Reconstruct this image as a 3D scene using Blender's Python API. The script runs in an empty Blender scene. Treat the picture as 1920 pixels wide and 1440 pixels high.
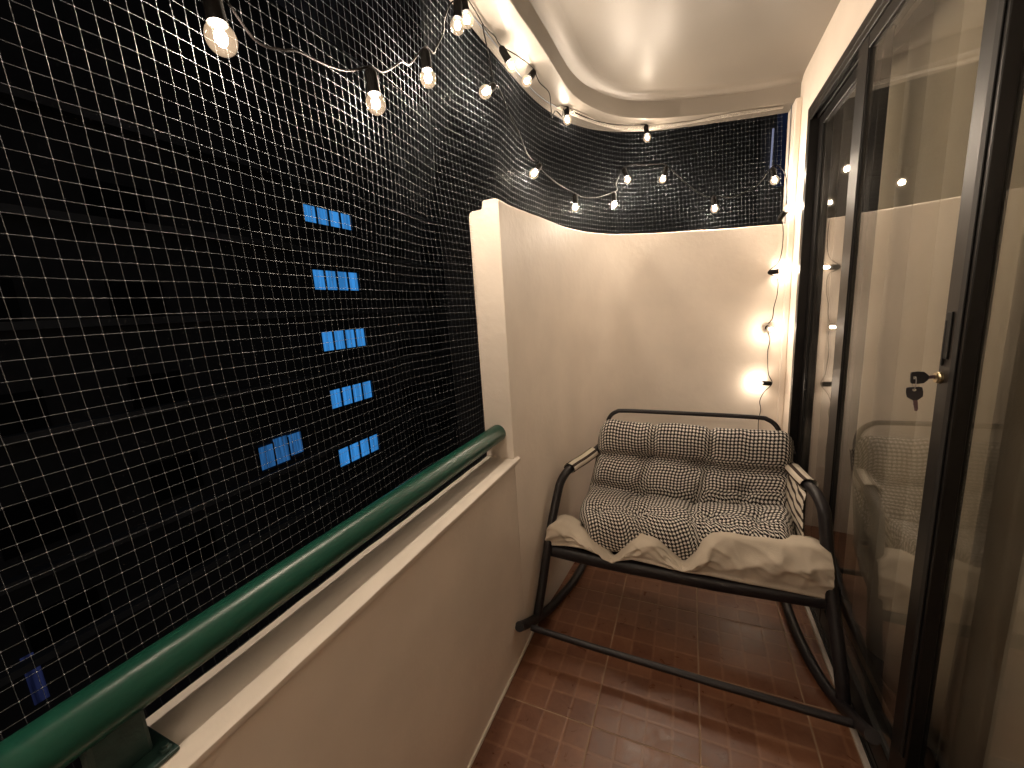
import bpy, bmesh, math, random
import numpy as np
from mathutils import Vector, Matrix, noise

random.seed(7)
S = bpy.context.scene
C = S.collection
R = math.radians

# ------------------------------------------------------------------ camera
cam_d = bpy.data.cameras.new("camera")
cam_d.sensor_width = 36.0
cam_d.lens = 14.25
cam_d.clip_start = 0.02
cam_d.clip_end = 400.0
cam = bpy.data.objects.new("camera", cam_d)
C.objects.link(cam)
yaw, pit, rol = 0.419, 0.18, -0.062
def cam_matrix():
    cy, sy = math.cos(yaw), math.sin(yaw)
    cp, sp = math.cos(pit), math.sin(pit)
    cr, sr = math.cos(rol), math.sin(rol)
    B = np.array([[1, 0, 0], [0, 0, -1], [0, 1, 0]], float)
    Ry = np.array([[cy, 0, sy], [0, 1, 0], [-sy, 0, cy]])
    Rx = np.array([[1, 0, 0], [0, cp, -sp], [0, sp, cp]])
    Rz = np.array([[cr, -sr, 0], [sr, cr, 0], [0, 0, 1]])
    return Rz @ Rx @ Ry @ B
M = cam_matrix()
mw = Matrix.Identity(4)
for i in range(3):
    mw[i][0] = M[0][i]
    mw[i][1] = -M[1][i]
    mw[i][2] = -M[2][i]
mw[2][3] = 1.32
cam.matrix_world = mw
S.camera = cam

# ------------------------------------------------------------------ world: night sky
W = bpy.data.worlds.new("World")
S.world = W
W.use_nodes = True
nt = W.node_tree
for n in list(nt.nodes):
    nt.nodes.remove(n)
wo = nt.nodes.new("ShaderNodeOutputWorld")
bg = nt.nodes.new("ShaderNodeBackground")
sky = nt.nodes.new("ShaderNodeTexSky")
sky.sky_type = 'NISHITA'
sky.sun_disc = False
sky.sun_elevation = R(-5.0)
sky.sun_rotation = R(150)
nt.links.new(sky.outputs[0], bg.inputs[0])
bg.inputs[1].default_value = 0.8
nt.links.new(bg.outputs[0], wo.inputs[0])

S.view_settings.view_transform = 'Standard'
S.view_settings.look = 'None'
S.view_settings.gamma = 1.0
S.view_settings.use_curve_mapping = False
S.view_settings.exposure = 0.65
S.render.engine = 'CYCLES'
S.cycles.use_denoising = True
S.cycles.max_bounces = 10
S.cycles.diffuse_bounces = 6
S.cycles.glossy_bounces = 5
S.cycles.transparent_max_bounces = 24
S.cycles.caustics_reflective = False
S.cycles.caustics_refractive = False
S.cycles.sample_clamp_indirect = 6.0

BULB_L = 1050.0
BULB_C = (1.0, 0.85, 0.70)

# ------------------------------------------------------------------ helpers
class MB:
    def __init__(s):
        s.v = []; s.f = []; s.uv = []; s.hasuv = False; s.mi = []
    def add(s, verts, faces, uvs=None, mi=0):
        o = len(s.v)
        s.v += [tuple(p) for p in verts]
        for i, f in enumerate(faces):
            s.f.append(tuple(a + o for a in f)); s.mi.append(mi)
            s.uv.append(uvs[i] if uvs else None)
        if uvs: s.hasuv = True
        return s
    def box(s, x0, x1, y0, y1, z0, z1):
        v = [(x0,y0,z0),(x1,y0,z0),(x1,y1,z0),(x0,y1,z0),(x0,y0,z1),(x1,y0,z1),(x1,y1,z1),(x0,y1,z1)]
        return s.add(v, [(0,3,2,1),(4,5,6,7),(0,1,5,4),(1,2,6,5),(2,3,7,6),(3,0,4,7)])
    def tube(s, pts, r, n=10, closed=False, caps=True, flat=None):
        pts = [Vector(p) for p in pts]
        m = len(pts)
        rr = r if isinstance(r, (list, tuple)) else [r] * m
        verts = []
        up = None
        for i, p in enumerate(pts):
            if closed: t = pts[(i + 1) % m] - pts[i - 1]
            else: t = pts[min(i + 1, m - 1)] - pts[max(i - 1, 0)]
            t.normalize()
            if up is None:
                a = Vector((0, 0, 1)) if abs(t.z) < 0.9 else Vector((1, 0, 0))
                up = (a - t * a.dot(t)).normalized()
            else:
                up = (up - t * up.dot(t)).normalized()
            sd = t.cross(up)
            fy = flat[0] if flat else 1.0
            fz = flat[1] if flat else 1.0
            for k in range(n):
                an = 2 * math.pi * k / n
                verts.append(p + (sd * math.cos(an) * fy + up * math.sin(an) * fz) * rr[i])
        faces = []
        for i in range(m if closed else m - 1):
            j = (i + 1) % m
            for k in range(n):
                l = (k + 1) % n
                faces.append((i*n+k, i*n+l, j*n+l, j*n+k))
        if caps and not closed:
            faces.append(tuple(range(n - 1, -1, -1)))
            faces.append(tuple((m - 1) * n + k for k in range(n)))
        return s.add(verts, faces)
    def lathe(s, prof, n=20, mat=None):
        # prof: list of (r, h) along +Z
        verts = []; faces = []
        for r, h in prof:
            for k in range(n):
                an = 2 * math.pi * k / n
                p = Vector((r * math.cos(an), r * math.sin(an), h))
                verts.append(mat @ p if mat else p)
        for i in range(len(prof) - 1):
            for k in range(n):
                l = (k + 1) % n
                faces.append((i*n+k, i*n+l, (i+1)*n+l, (i+1)*n+k))
        faces.append(tuple(range(n - 1, -1, -1)))
        faces.append(tuple((len(prof) - 1) * n + k for k in range(n)))
        return s.add(verts, faces)
    def grid(s, P, uv=None, flip=False):
        # P: 2-D list of points [i][j]
        a, b = len(P), len(P[0])
        verts = [p for row in P for p in row]
        faces = []; uvs = []
        for i in range(a - 1):
            for j in range(b - 1):
                q = (i*b+j, i*b+j+1, (i+1)*b+j+1, (i+1)*b+j)
                if flip: q = q[::-1]
                faces.append(q)
                if uv:
                    uvs.append([uv[x // b][x % b] for x in q])
        return s.add(verts, faces, uvs if uv else None)
    def build(s, name, mat=None, parent=None, smooth=None, bevel=0, loc=None, segs=2):
        me = bpy.data.meshes.new(name)
        me.from_pydata([tuple(p) for p in s.v], [], s.f)
        if s.hasuv:
            l = me.uv_layers.new(name="UVMap")
            flat = []
            for f, u in zip(s.f, s.uv):
                flat += list(u) if u else [(0, 0)] * len(f)
            l.data.foreach_set("uv", [c for p in flat for c in p])
        if bevel:
            bm = bmesh.new(); bm.from_mesh(me)
            bmesh.ops.recalc_face_normals(bm, faces=bm.faces)
            es = [e for e in bm.edges if len(e.link_faces) == 2 and e.calc_face_angle(0) > 0.5]
            bmesh.ops.bevel(bm, geom=es, offset=bevel, segments=segs, profile=0.5, affect='EDGES', clamp_overlap=True)
            bm.to_mesh(me); bm.free()
        if mat:
            for m_ in (mat if isinstance(mat, (list, tuple)) else [mat]): me.materials.append(m_)
            if isinstance(mat, (list, tuple)) and not bevel:
                me.polygons.foreach_set("material_index", s.mi)
        if smooth:
            me.shade_smooth()
            if smooth < 179: me.set_sharp_from_angle(angle=R(smooth))
        me.update()
        o = bpy.data.objects.new(name, me)
        C.objects.link(o)
        if parent: o.parent = parent
        if loc: o.location = loc
        return o

def empty(name, loc=(0, 0, 0)):
    o = bpy.data.objects.new(name, None)
    o.empty_display_size = 0.05
    o.location = loc
    C.objects.link(o)
    return o
def tag(o, label=None, cat=None, group=None, kind=None):
    if label: o["label"] = label
    if cat: o["category"] = cat
    if group: o["group"] = group
    if kind: o["kind"] = kind
    return o
def smooth_path(pts, sub=6):
    P = [Vector(p) for p in pts]
    out = []
    for i in range(len(P) - 1):
        p0 = P[max(i - 1, 0)]; p1 = P[i]; p2 = P[i + 1]; p3 = P[min(i + 2, len(P) - 1)]
        for k in range(sub):
            t = k / sub
            out.append(0.5 * ((2*p1) + (p2-p0)*t + (2*p0-5*p1+4*p2-p3)*t*t + (-p0+3*p1-3*p2+p3)*t**3))
    out.append(P[-1])
    return out
def lerp_table(tab, x):
    if x <= tab[0][0]: return tab[0][1]
    for (a, b), (c, d) in zip(tab, tab[1:]):
        if x <= c: return b + (d - b) * (x - a) / (c - a)
    return tab[-1][1]

# ------------------------------------------------------------------ materials
def mat(name, col, rough=0.6, metal=0.0, spec=0.5, bump=0.0, bscale=60, var=0.0, vscale=6, coat=0.0, sheen=0.0):
    m = bpy.data.materials.new(name); m.use_nodes = True
    t = m.node_tree; b = t.nodes["Principled BSDF"]
    b.inputs["Base Color"].default_value = (*col, 1)
    b.inputs["Roughness"].default_value = rough
    b.inputs["Metallic"].default_value = metal
    b.inputs["Specular IOR Level"].default_value = spec
    b.inputs["Coat Weight"].default_value = coat
    b.inputs["Sheen Weight"].default_value = sheen
    tc = t.nodes.new("ShaderNodeTexCoord")
    if var:
        n = t.nodes.new("ShaderNodeTexNoise"); n.inputs["Scale"].default_value = vscale
        n.inputs["Detail"].default_value = 5
        t.links.new(tc.outputs["Object"], n.inputs["Vector"])
        r = t.nodes.new("ShaderNodeValToRGB")
        r.color_ramp.elements[0].position = 0.3; r.color_ramp.elements[1].position = 0.72
        r.color_ramp.elements[0].color = (*[c * (1 - var) for c in col], 1)
        r.color_ramp.elements[1].color = (*[min(1, c * (1 + var * 0.5)) for c in col], 1)
        t.links.new(n.outputs["Fac"], r.inputs["Fac"])
        t.links.new(r.outputs["Color"], b.inputs["Base Color"])
    if bump:
        n2 = t.nodes.new("ShaderNodeTexNoise"); n2.inputs["Scale"].default_value = bscale
        n2.inputs["Detail"].default_value = 4
        t.links.new(tc.outputs["Object"], n2.inputs["Vector"])
        bp = t.nodes.new("ShaderNodeBump"); bp.inputs["Strength"].default_value = bump
        bp.inputs["Distance"].default_value = 0.004
        t.links.new(n2.outputs["Fac"], bp.inputs["Height"])
        t.links.new(bp.outputs["Normal"], b.inputs["Normal"])
    return m

PAINT = mat("cream_wall_paint", (0.83, 0.745, 0.655), rough=0.55, spec=0.35, bump=0.35, bscale=30, var=0.09, vscale=3.5)
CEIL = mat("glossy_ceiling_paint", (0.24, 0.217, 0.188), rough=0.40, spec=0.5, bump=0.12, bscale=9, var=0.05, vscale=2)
LEDGE = mat("ledge_paint", (0.76, 0.69, 0.61), rough=0.5, spec=0.4, bump=0.2, bscale=45, var=0.08, vscale=9)
GREEN = mat("green_rail_enamel", (0.010, 0.070, 0.048), rough=0.30, spec=0.45, bump=0.16, bscale=30, var=0.18, vscale=8)
DKGREEN = mat("dark_green_bracket_paint", (0.012, 0.035, 0.03), rough=0.45, bump=0.4, bscale=70, var=0.3, vscale=40)
FRAME = mat("dark_bronze_aluminium", (0.006, 0.0052, 0.005), rough=0.40, metal=0.0, spec=0.32, var=0.2, vscale=20)
FRAME2 = mat("black_door_gasket", (0.006, 0.006, 0.006), rough=0.6, spec=0.3)
STEEL = mat("bolt_steel", (0.35, 0.34, 0.33), rough=0.4, metal=1.0)
BRASS = mat("lock_brass", (0.55, 0.45, 0.28), rough=0.35, metal=1.0)
KEYP = mat("key_head_plastic", (0.016, 0.014, 0.018), rough=0.45)
KEYM = mat("key_steel", (0.16, 0.11, 0.12), rough=0.4, metal=0.8)
TUBE = mat("chair_powder_coat", (0.014, 0.012, 0.014), rough=0.42, spec=0.35, bump=0.1, bscale=200, var=0.15, vscale=30)
DARKF = mat("black_sling_fabric", (0.012, 0.011, 0.012), rough=0.9, spec=0.1)
CANVAS = mat("off_white_canvas", (0.56, 0.49, 0.40), rough=0.72, spec=0.25, bump=0.3, bscale=300, var=0.10, vscale=14)
CORD = mat("black_cord_rubber", (0.007, 0.006, 0.006), rough=0.5, spec=0.15)
SOCK = mat("socket_plastic", (0.005, 0.0045, 0.004), rough=0.7, spec=0.15)
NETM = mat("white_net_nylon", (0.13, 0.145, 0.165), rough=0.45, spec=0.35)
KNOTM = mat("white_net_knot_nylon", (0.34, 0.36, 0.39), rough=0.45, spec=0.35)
CAULK = mat("white_caulk", (0.72, 0.66, 0.58), rough=0.6)
GROUT = mat("floor_grout", (0.30, 0.205, 0.135), rough=0.8, var=0.3, vscale=20)
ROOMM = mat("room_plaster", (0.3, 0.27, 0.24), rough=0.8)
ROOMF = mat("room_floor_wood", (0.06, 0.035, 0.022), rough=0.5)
MARBLE = mat("door_sill_stone", (0.50, 0.45, 0.40), rough=0.4, var=0.15, vscale=12)
CONC = mat("far_concrete", (0.20, 0.205, 0.21), rough=0.9, var=0.35, vscale=0.6)
CONC2 = mat("far_dark_render", (0.085, 0.088, 0.095), rough=0.9, var=0.3, vscale=0.5)
ASPH = mat("asphalt", (0.05, 0.05, 0.05), rough=0.9, var=0.3, vscale=1.2)
DKGLASS = mat("dark_window_glass", (0.02, 0.021, 0.024), rough=0.4, spec=0.2)
DKFRAME = mat("dark_window_frame", (0.03, 0.03, 0.035), rough=0.6)

def emis(name, col, st, var=0.0, vscale=1.0):
    m = bpy.data.materials.new(name); m.use_nodes = True
    t = m.node_tree
    for n in list(t.nodes): t.nodes.remove(n)
    o = t.nodes.new("ShaderNodeOutputMaterial"); e = t.nodes.new("ShaderNodeEmission")
    e.inputs[0].default_value = (*col, 1); e.inputs[1].default_value = st
    if var:
        tc = t.nodes.new("ShaderNodeTexCoord"); mp = t.nodes.new("ShaderNodeMapping")
        mp.inputs["Scale"].default_value = (vscale, vscale * 4, vscale * 0.25)
        oi = t.nodes.new("ShaderNodeObjectInfo")
        ad = t.nodes.new("ShaderNodeVectorMath"); ad.operation = 'ADD'
        t.links.new(tc.outputs["Object"], ad.inputs[0]); t.links.new(oi.outputs["Location"], ad.inputs[1])
        t.links.new(ad.outputs[0], mp.inputs["Vector"])
        n = t.nodes.new("ShaderNodeTexNoise"); n.inputs["Scale"].default_value = 1.0; n.inputs["Detail"].default_value = 3
        t.links.new(mp.outputs[0], n.inputs["Vector"])
        r = t.nodes.new("ShaderNodeMapRange")
        r.inputs[1].default_value = 0.35; r.inputs[2].default_value = 0.65
        r.inputs[3].default_value = st * (1 - var); r.inputs[4].default_value = st * (1 + var * 0.4)
        t.links.new(n.outputs["Fac"], r.inputs[0]); t.links.new(r.outputs[0], e.inputs[1])
    t.links.new(e.outputs[0], o.inputs[0])
    return m
FILS = {}
def filament_mat(k):
    if k not in FILS: FILS[k] = emis("lit_bulb_filament", BULB_C, BULB_L * k)
    return FILS[k]
BLUE = emis("blue_lit_window", (0.024, 0.15, 0.39), 1.0, var=0.35, vscale=1.6)
BLUED = emis("dim_blue_lit_window", (0.012, 0.058, 0.155), 1.0, var=0.6, vscale=2.2)
BLUEW = emis("faint_blue_window", (0.006, 0.008, 0.026), 0.9, var=0.8, vscale=1.5)
TLAMP = emis("far_tube_lamp", (0.11, 0.12, 0.18), 1.0)

def two_sided_fresnel(t, ior):
    """same reflectance when a thin sheet is met from its front or its back face"""
    g = t.nodes.new("ShaderNodeNewGeometry")
    mr = t.nodes.new("ShaderNodeMapRange")
    mr.inputs[3].default_value = ior; mr.inputs[4].default_value = 1.0 / ior
    t.links.new(g.outputs["Backfacing"], mr.inputs[0])
    fr = t.nodes.new("ShaderNodeFresnel")
    t.links.new(mr.outputs[0], fr.inputs[0])
    return fr
def bulb_glass():
    m = bpy.data.materials.new("glowing_bulb_glass"); m.use_nodes = True
    t = m.node_tree
    for n in list(t.nodes): t.nodes.remove(n)
    o = t.nodes.new("ShaderNodeOutputMaterial")
    tr = t.nodes.new("ShaderNodeBsdfTransparent"); tr.inputs[0].default_value = (0.98, 0.94, 0.88, 1)
    gl = t.nodes.new("ShaderNodeBsdfGlossy"); gl.inputs[0].default_value = (1, 1, 1, 1); gl.inputs["Roughness"].default_value = 0.03
    em = t.nodes.new("ShaderNodeEmission"); em.inputs[0].default_value = (1.0, 0.72, 0.47, 1)   # glow put into the globe, standing in for scattered filament light
    fr = two_sided_fresnel(t, 1.40)
    mx = t.nodes.new("ShaderNodeAddShader"); mx2 = t.nodes.new("ShaderNodeMixShader")
    lw = t.nodes.new("ShaderNodeLayerWeight"); lw.inputs[0].default_value = 0.35
    mr = t.nodes.new("ShaderNodeMapRange")
    mr.inputs[3].default_value = 0.24; mr.inputs[4].default_value = 0.13
    t.links.new(lw.outputs["Facing"], mr.inputs[0])
    t.links.new(mr.outputs[0], em.inputs[1])
    t.links.new(tr.outputs[0], mx.inputs[0]); t.links.new(em.outputs[0], mx.inputs[1])
    t.links.new(fr.outputs[0], mx2.inputs[0])
    t.links.new(mx.outputs[0], mx2.inputs[1]); t.links.new(gl.outputs[0], mx2.inputs[2])
    t.links.new(mx2.outputs[0], o.inputs[0])
    return m
BGLASS = bulb_glass()

def pane_glass():
    m = bpy.data.materials.new("door_pane_glass"); m.use_nodes = True
    t = m.node_tree
    for n in list(t.nodes): t.nodes.remove(n)
    o = t.nodes.new("ShaderNodeOutputMaterial")
    tr = t.nodes.new("ShaderNodeBsdfTransparent"); tr.inputs[0].default_value = (0.84, 0.84, 0.825, 1)
    gl = t.nodes.new("ShaderNodeBsdfGlossy"); gl.inputs[0].default_value = (1, 1, 1, 1); gl.inputs["Roughness"].default_value = 0.0
    tc = t.nodes.new("ShaderNodeTexCoord")
    n = t.nodes.new("ShaderNodeTexNoise"); n.inputs["Scale"].default_value = 7; n.inputs["Detail"].default_value = 6
    t.links.new(tc.outputs["Object"], n.inputs["Vector"])
    fr = two_sided_fresnel(t, 1.55)
    mx = t.nodes.new("ShaderNodeMixShader")
    t.links.new(fr.outputs[0], mx.inputs[0]); t.links.new(tr.outputs[0], mx.inputs[1]); t.links.new(gl.outputs[0], mx.inputs[2])
    df = t.nodes.new("ShaderNodeBsdfDiffuse"); df.inputs[0].default_value = (0.5, 0.47, 0.42, 1)
    mr = t.nodes.new("ShaderNodeMapRange"); mr.inputs[1].default_value = 0.4; mr.inputs[2].default_value = 0.75
    mr.inputs[3].default_value = 0.01; mr.inputs[4].default_value = 0.045
    t.links.new(n.outputs["Fac"], mr.inputs[0])
    m2 = t.nodes.new("ShaderNodeMixShader")
    t.links.new(mr.outputs[0], m2.inputs[0]); t.links.new(mx.outputs[0], m2.inputs[1]); t.links.new(df.outputs[0], m2.inputs[2])
    t.links.new(m2.outputs[0], o.inputs[0])
    return m
PGLASS = pane_glass()

def tile_mat():
    m = bpy.data.materials.new("terracotta_tile_glaze"); m.use_nodes = True
    t = m.node_tree; L = t.links.new; N = t.nodes.new
    b = t.nodes["Principled BSDF"]
    tc = N("ShaderNodeTexCoord"); oi = N("ShaderNodeObjectInfo")
    sp = N("ShaderNodeSeparateXYZ"); L(tc.outputs["Object"], sp.inputs[0])
    def m_(op, a, b_=None, c=None):
        n = N("ShaderNodeMath"); n.operation = op
        for i, x in enumerate((a, b_, c)):
            if x is None: continue
            if isinstance(x, (int, float)): n.inputs[i].default_value = x
            else: L(x, n.inputs[i])
        return n.outputs[0]
    pitch = 0.315 / 4
    fx = m_('FRACT', m_('ADD', m_('DIVIDE', sp.outputs[0], pitch), 100.0))
    fy = m_('FRACT', m_('ADD', m_('DIVIDE', sp.outputs[1], pitch), 100.0))
    dx = m_('MINIMUM', fx, m_('SUBTRACT', 1.0, fx))
    dy = m_('MINIMUM', fy, m_('SUBTRACT', 1.0, fy))
    d = m_('MINIMUM', dx, dy)
    line = N("ShaderNodeMapRange"); line.interpolation_type = 'SMOOTHSTEP'
    line.inputs[1].default_value = 0.02; line.inputs[2].default_value = 0.085
    line.inputs[3].default_value = 1.0; line.inputs[4].default_value = 0.0
    L(d, line.inputs[0])
    # small square tone: white noise of the cell id
    ix = m_('FLOOR', m_('DIVIDE', sp.outputs[0], pitch)); iy = m_('FLOOR', m_('DIVIDE', sp.outputs[1], pitch))
    cb = N("ShaderNodeCombineXYZ"); L(ix, cb.inputs[0]); L(iy, cb.inputs[1]); L(m_('MULTIPLY', oi.outputs["Random"], 57.0), cb.inputs[2])
    wn = N("ShaderNodeTexWhiteNoise"); L(cb.outputs[0], wn.inputs["Vector"])
    ad = N("ShaderNodeVectorMath"); ad.operation = 'ADD'
    L(tc.outputs["Object"], ad.inputs[0])
    cr = N("ShaderNodeCombineXYZ"); L(m_('MULTIPLY', oi.outputs["Random"], 40.0), cr.inputs[0]); L(m_('MULTIPLY', oi.outputs["Random"], 91.0), cr.inputs[1])
    L(cr.outputs[0], ad.inputs[1])
    nz = N("ShaderNodeTexNoise"); nz.inputs["Scale"].default_value = 22; nz.inputs["Detail"].default_value = 7; nz.inputs["Roughness"].default_value = 0.65
    nz.inputs["Distortion"].default_value = 1.2
    L(ad.outputs[0], nz.inputs["Vector"])
    rp = N("ShaderNodeValToRGB")
    e = rp.color_ramp.elements
    e[0].position = 0.30; e[0].color = (0.105, 0.038, 0.020, 1)
    e[1].position = 0.78; e[1].color = (0.235, 0.108, 0.058, 1)
    x = e.new(0.5); x.color = (0.160, 0.068, 0.036, 1)
    f = m_('ADD', m_('ADD', m_('MULTIPLY', nz.outputs["Fac"], 0.45), 0.15), m_('MULTIPLY', wn.outputs["Value"], 0.20))
    L(f, rp.inputs[0])
    mx = N("ShaderNodeMix"); mx.data_type = 'RGBA'
    L(m_('MULTIPLY', m_('MULTIPLY', line.outputs[0], nz.outputs["Fac"]), 0.34), mx.inputs[0]); L(rp.outputs[0], mx.inputs[6]); mx.inputs[7].default_value = (0.40, 0.23, 0.135, 1)
    L(mx.outputs[2], b.inputs["Base Color"])
    rr = N("ShaderNodeMapRange"); rr.inputs[1].default_value = 0.3; rr.inputs[2].default_value = 0.7
    rr.inputs[3].default_value = 0.25; rr.inputs[4].default_value = 0.46
    L(nz.outputs["Fac"], rr.inputs[0]); L(rr.outputs[0], b.inputs["Roughness"])
    bp = N("ShaderNodeBump"); bp.inputs["Strength"].default_value = 0.3; bp.inputs["Distance"].default_value = 0.0012
    L(m_('ADD', m_('MULTIPLY', line.outputs[0], -0.8), m_('MULTIPLY', nz.outputs["Fac"], 0.6)), bp.inputs["Height"])
    L(bp.outputs[0], b.inputs["Normal"])
    return m
TILE = tile_mat()

def check_mat():
    m = bpy.data.materials.new("houndstooth_cotton"); m.use_nodes = True
    t = m.node_tree; L = t.links.new; N = t.nodes.new
    b = t.nodes["Principled BSDF"]; b.inputs["Roughness"].default_value = 0.85; b.inputs["Specular IOR Level"].default_value = 0.15
    uv = N("ShaderNodeUVMap"); sp = N("ShaderNodeSeparateXYZ"); L(uv.outputs[0], sp.inputs[0])
    def m_(op, a, b_=None):
        n = N("ShaderNodeMath"); n.operation = op
        for i, x in enumerate((a, b_)):
            if x is None: continue
            if isinstance(x, (int, float)): n.inputs[i].default_value = x
            else: L(x, n.inputs[i])
        return n.outputs[0]
    sx = m_('LESS_THAN', m_('FRACT', sp.outputs[0]), 0.52); sy = m_('LESS_THAN', m_('FRACT', sp.outputs[1]), 0.52)
    both = m_('MULTIPLY', sx, sy)
    anyv = m_('MAXIMUM', sx, sy)
    xor = m_('SUBTRACT', anyv, both)
    st = m_('LESS_THAN', m_('FRACT', m_('MULTIPLY', m_('ADD', sp.outputs[0], sp.outputs[1]), 2.0)), 0.33)
    v = m_('ADD', both, m_('MULTIPLY', xor, m_('MULTIPLY', st, 0.55)))
    mx = N("ShaderNodeMix"); mx.data_type = 'RGBA'
    mx.inputs[6].default_value = (0.012, 0.010, 0.011, 1); mx.inputs[7].default_value = (0.78, 0.74, 0.68, 1)
    L(v, mx.inputs[0]); L(mx.outputs[2], b.inputs["Base Color"])
    return m
CHECK = check_mat()

def stripe_mat():
    m = bpy.data.materials.new("striped_webbing"); m.use_nodes = True
    t = m.node_tree; L = t.links.new; N = t.nodes.new
    b = t.nodes["Principled BSDF"]; b.inputs["Roughness"].default_value = 0.8; b.inputs["Specular IOR Level"].default_value = 0.2
    uv = N("ShaderNodeUVMap"); sp = N("ShaderNodeSeparateXYZ"); L(uv.outputs[0], sp.inputs[0])
    f = N("ShaderNodeMath"); f.operation = 'FRACT'; L(sp.outputs[0], f.inputs[0])
    r = N("ShaderNodeValToRGB"); r.color_ramp.interpolation = 'CONSTANT'
    e = r.color_ramp.elements
    e[0].position = 0; e[0].color = (0.62, 0.56, 0.47, 1)
    e[1].position = 0.62; e[1].color = (0.05, 0.035, 0.03, 1)
    L(f.outputs[0], r.inputs[0]); L(r.outputs[0], b.inputs["Base Color"])
    return m
STRIPE = stripe_mat()

def curtain_mat():
    m = mat("beige_curtain_cloth", (0.66, 0.58, 0.46), rough=0.85, spec=0.15, bump=0.2, bscale=260, var=0.08, vscale=3, sheen=0.1)
    return m
CURT = curtain_mat()

# ------------------------------------------------------------------ floor
YB = -1.55          # back end of the balcony, behind the camera
ZB = 2.262          # underside of the edge beam
ZC = 2.364          # recessed ceiling
fl = MB().box(-0.69, 0.60, YB, 2.78, -0.14, -0.0038).build("floor", GROUT)
tag(fl, kind="structure")
T = 0.315
me_cache = {}
def tile_mesh(x0, x1, y0, y1, ox, oy):
    mb = MB()
    g = 0.0019
    mb.box(x0 + g - ox, x1 - g - ox, y0 + g - oy, y1 - g - oy, -0.012, -0.0028)
    o = mb.build("floor_tile", TILE, fl, bevel=0.0008, segs=1)
    o.location = (ox, oy, 0)
    return o
x_lines = [-0.582, -0.267, 0.048, 0.363, 0.468]
for iy in range(-8, 5):
    y0 = 1.06 + iy * T; y1 = y0 + T
    if y1 > 2.66: continue
    for i in range(4):
        x0, x1 = x_lines[i], x_lines[i + 1]
        if x0 < -0.3 and y1 > 2.33: continue
        key = (i == 3)
        if key in me_cache:
            o = bpy.data.objects.new("floor_tile", me_cache[key]); C.objects.link(o); o.parent = fl
            o.location = (x0 + T / 2, y0 + T / 2, random.uniform(-0.0006, 0.0006))
        else:
            o = tile_mesh(x0, x1, y0, y1, x0 + T / 2, y0 + T / 2); me_cache[key] = o.data
sill = MB().box(0.4685, 0.484, YB, 2.6, -0.012, 0.004).build("sill_strip", MARBLE, fl, bevel=0.002)
cs = MB().tube([(-0.578, y, 0.001) for y in np.linspace(YB, 2.0, 40)], 0.006, 6).build("caulk_bead", CAULK, fl, smooth=60)

# ------------------------------------------------------------------ parapet wall with ledge
pw = MB().box(-0.690, -0.582, YB, 1.283, -0.14, 0.768).build("parapet_wall", PAINT)
tag(pw, "low cream painted parapet wall under the green handrail", "wall")
L1 = MB()
ys = np.linspace(YB, 1.283, 60)
def jig(y, k): return 0.0022 * noise.noise(Vector((y * 7, k, 0))) + 0.0012 * noise.noise(Vector((y * 23, k, 3)))
P = []
for y in ys:
    a = jig(y, 1); b = jig(y, 5); c = jig(y, 9)
    P.append([(-0.697 + a, y, 0.752), (-0.699 + a, y, 0.776), (-0.694 + a, y, 0.785 + b), (-0.66, y, 0.786 + b * 0.4), (-0.60, y, 0.784 + c * 0.4),
              (-0.575, y, 0.785 + c), (-0.568, y, 0.781 + c), (-0.567, y, 0.773), (-0.571, y, 0.767), (-0.5825, y, 0.766)])
L1.grid(P, flip=True)
L1.add([p for p in P[-1]], [tuple(range(10))]); L1.add([p for p in P[0]], [tuple(range(9, -1, -1))])
L1.build("ledge", LEDGE, pw, smooth=50)
lip = MB()
lp = [(-0.575, .785), (-0.568, .781), (-0.567, .773), (-0.571, .767), (-0.584, .766), (-0.584, .785)]
lip.grid([[(x, y, z) for x, z in lp + lp[:1]] for y in (1.2835, 1.31)], flip=True)
lip.add([(x, 1.31, z) for x, z in lp], [tuple(range(6))])
lip.build("ledge_lip", LEDGE, pw, smooth=50)

# ------------------------------------------------------------------ tall curved end wall
plan = [(-0.582, 1.285), (-0.580, 1.40), (-0.572, 1.50), (-0.560, 1.62), (-0.548, 1.75), (-0.536, 1.88), (-0.515, 2.00), (-0.485, 2.12), (-0.440, 2.235), (-0.370, 2.34), (-0.270, 2.425), (-0.14, 2.492), (0.008, 2.535), (0.16, 2.577), (0.30, 2.606), (0.459, 2.630)]
tops = [1.683, 1.683, 1.683, 1.684, 1.684, 1.684, 1.685, 1.686, 1.689, 1.689, 1.691, 1.690, 1.687, 1.683, 1.681, 1.678]
pp = smooth_path([(x, y, z) for (x, y), z in zip(plan, tops)], 5)
sec = []
for i, p in enumerate(pp):
    t = pp[min(i + 1, len(pp) - 1)] - pp[max(i - 1, 0)]
    n = Vector((-t.y, t.x, 0)).normalized()      # outward (left/back)
    z = p.z + 0.0015 * noise.noise(Vector((i * 0.35, 0, 0)))
    w = 0.112
    pr = [(0, -0.14), (0, z - 0.010), (0.003, z - 0.003), (0.010, z), (0.052, z), (0.057, z - 0.004), (0.060, z - 0.022), (0.065, z - 0.027), (0.098, z - 0.028), (0.108, z - 0.033), (w, z - 0.045), (w, -0.14)]
    sec.append([(p.x + n.x * a, p.y + n.y * a, h) for a, h in pr])
ew = MB().grid(sec)
ew.add(sec[0], [tuple(range(11, -1, -1))]); ew.add(sec[-1], [tuple(range(12))])
ew = ew.build("end_wall", PAINT, smooth=35)
tag(ew, "tall cream wall curving round the far end behind the rocking bench", "wall")

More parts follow.
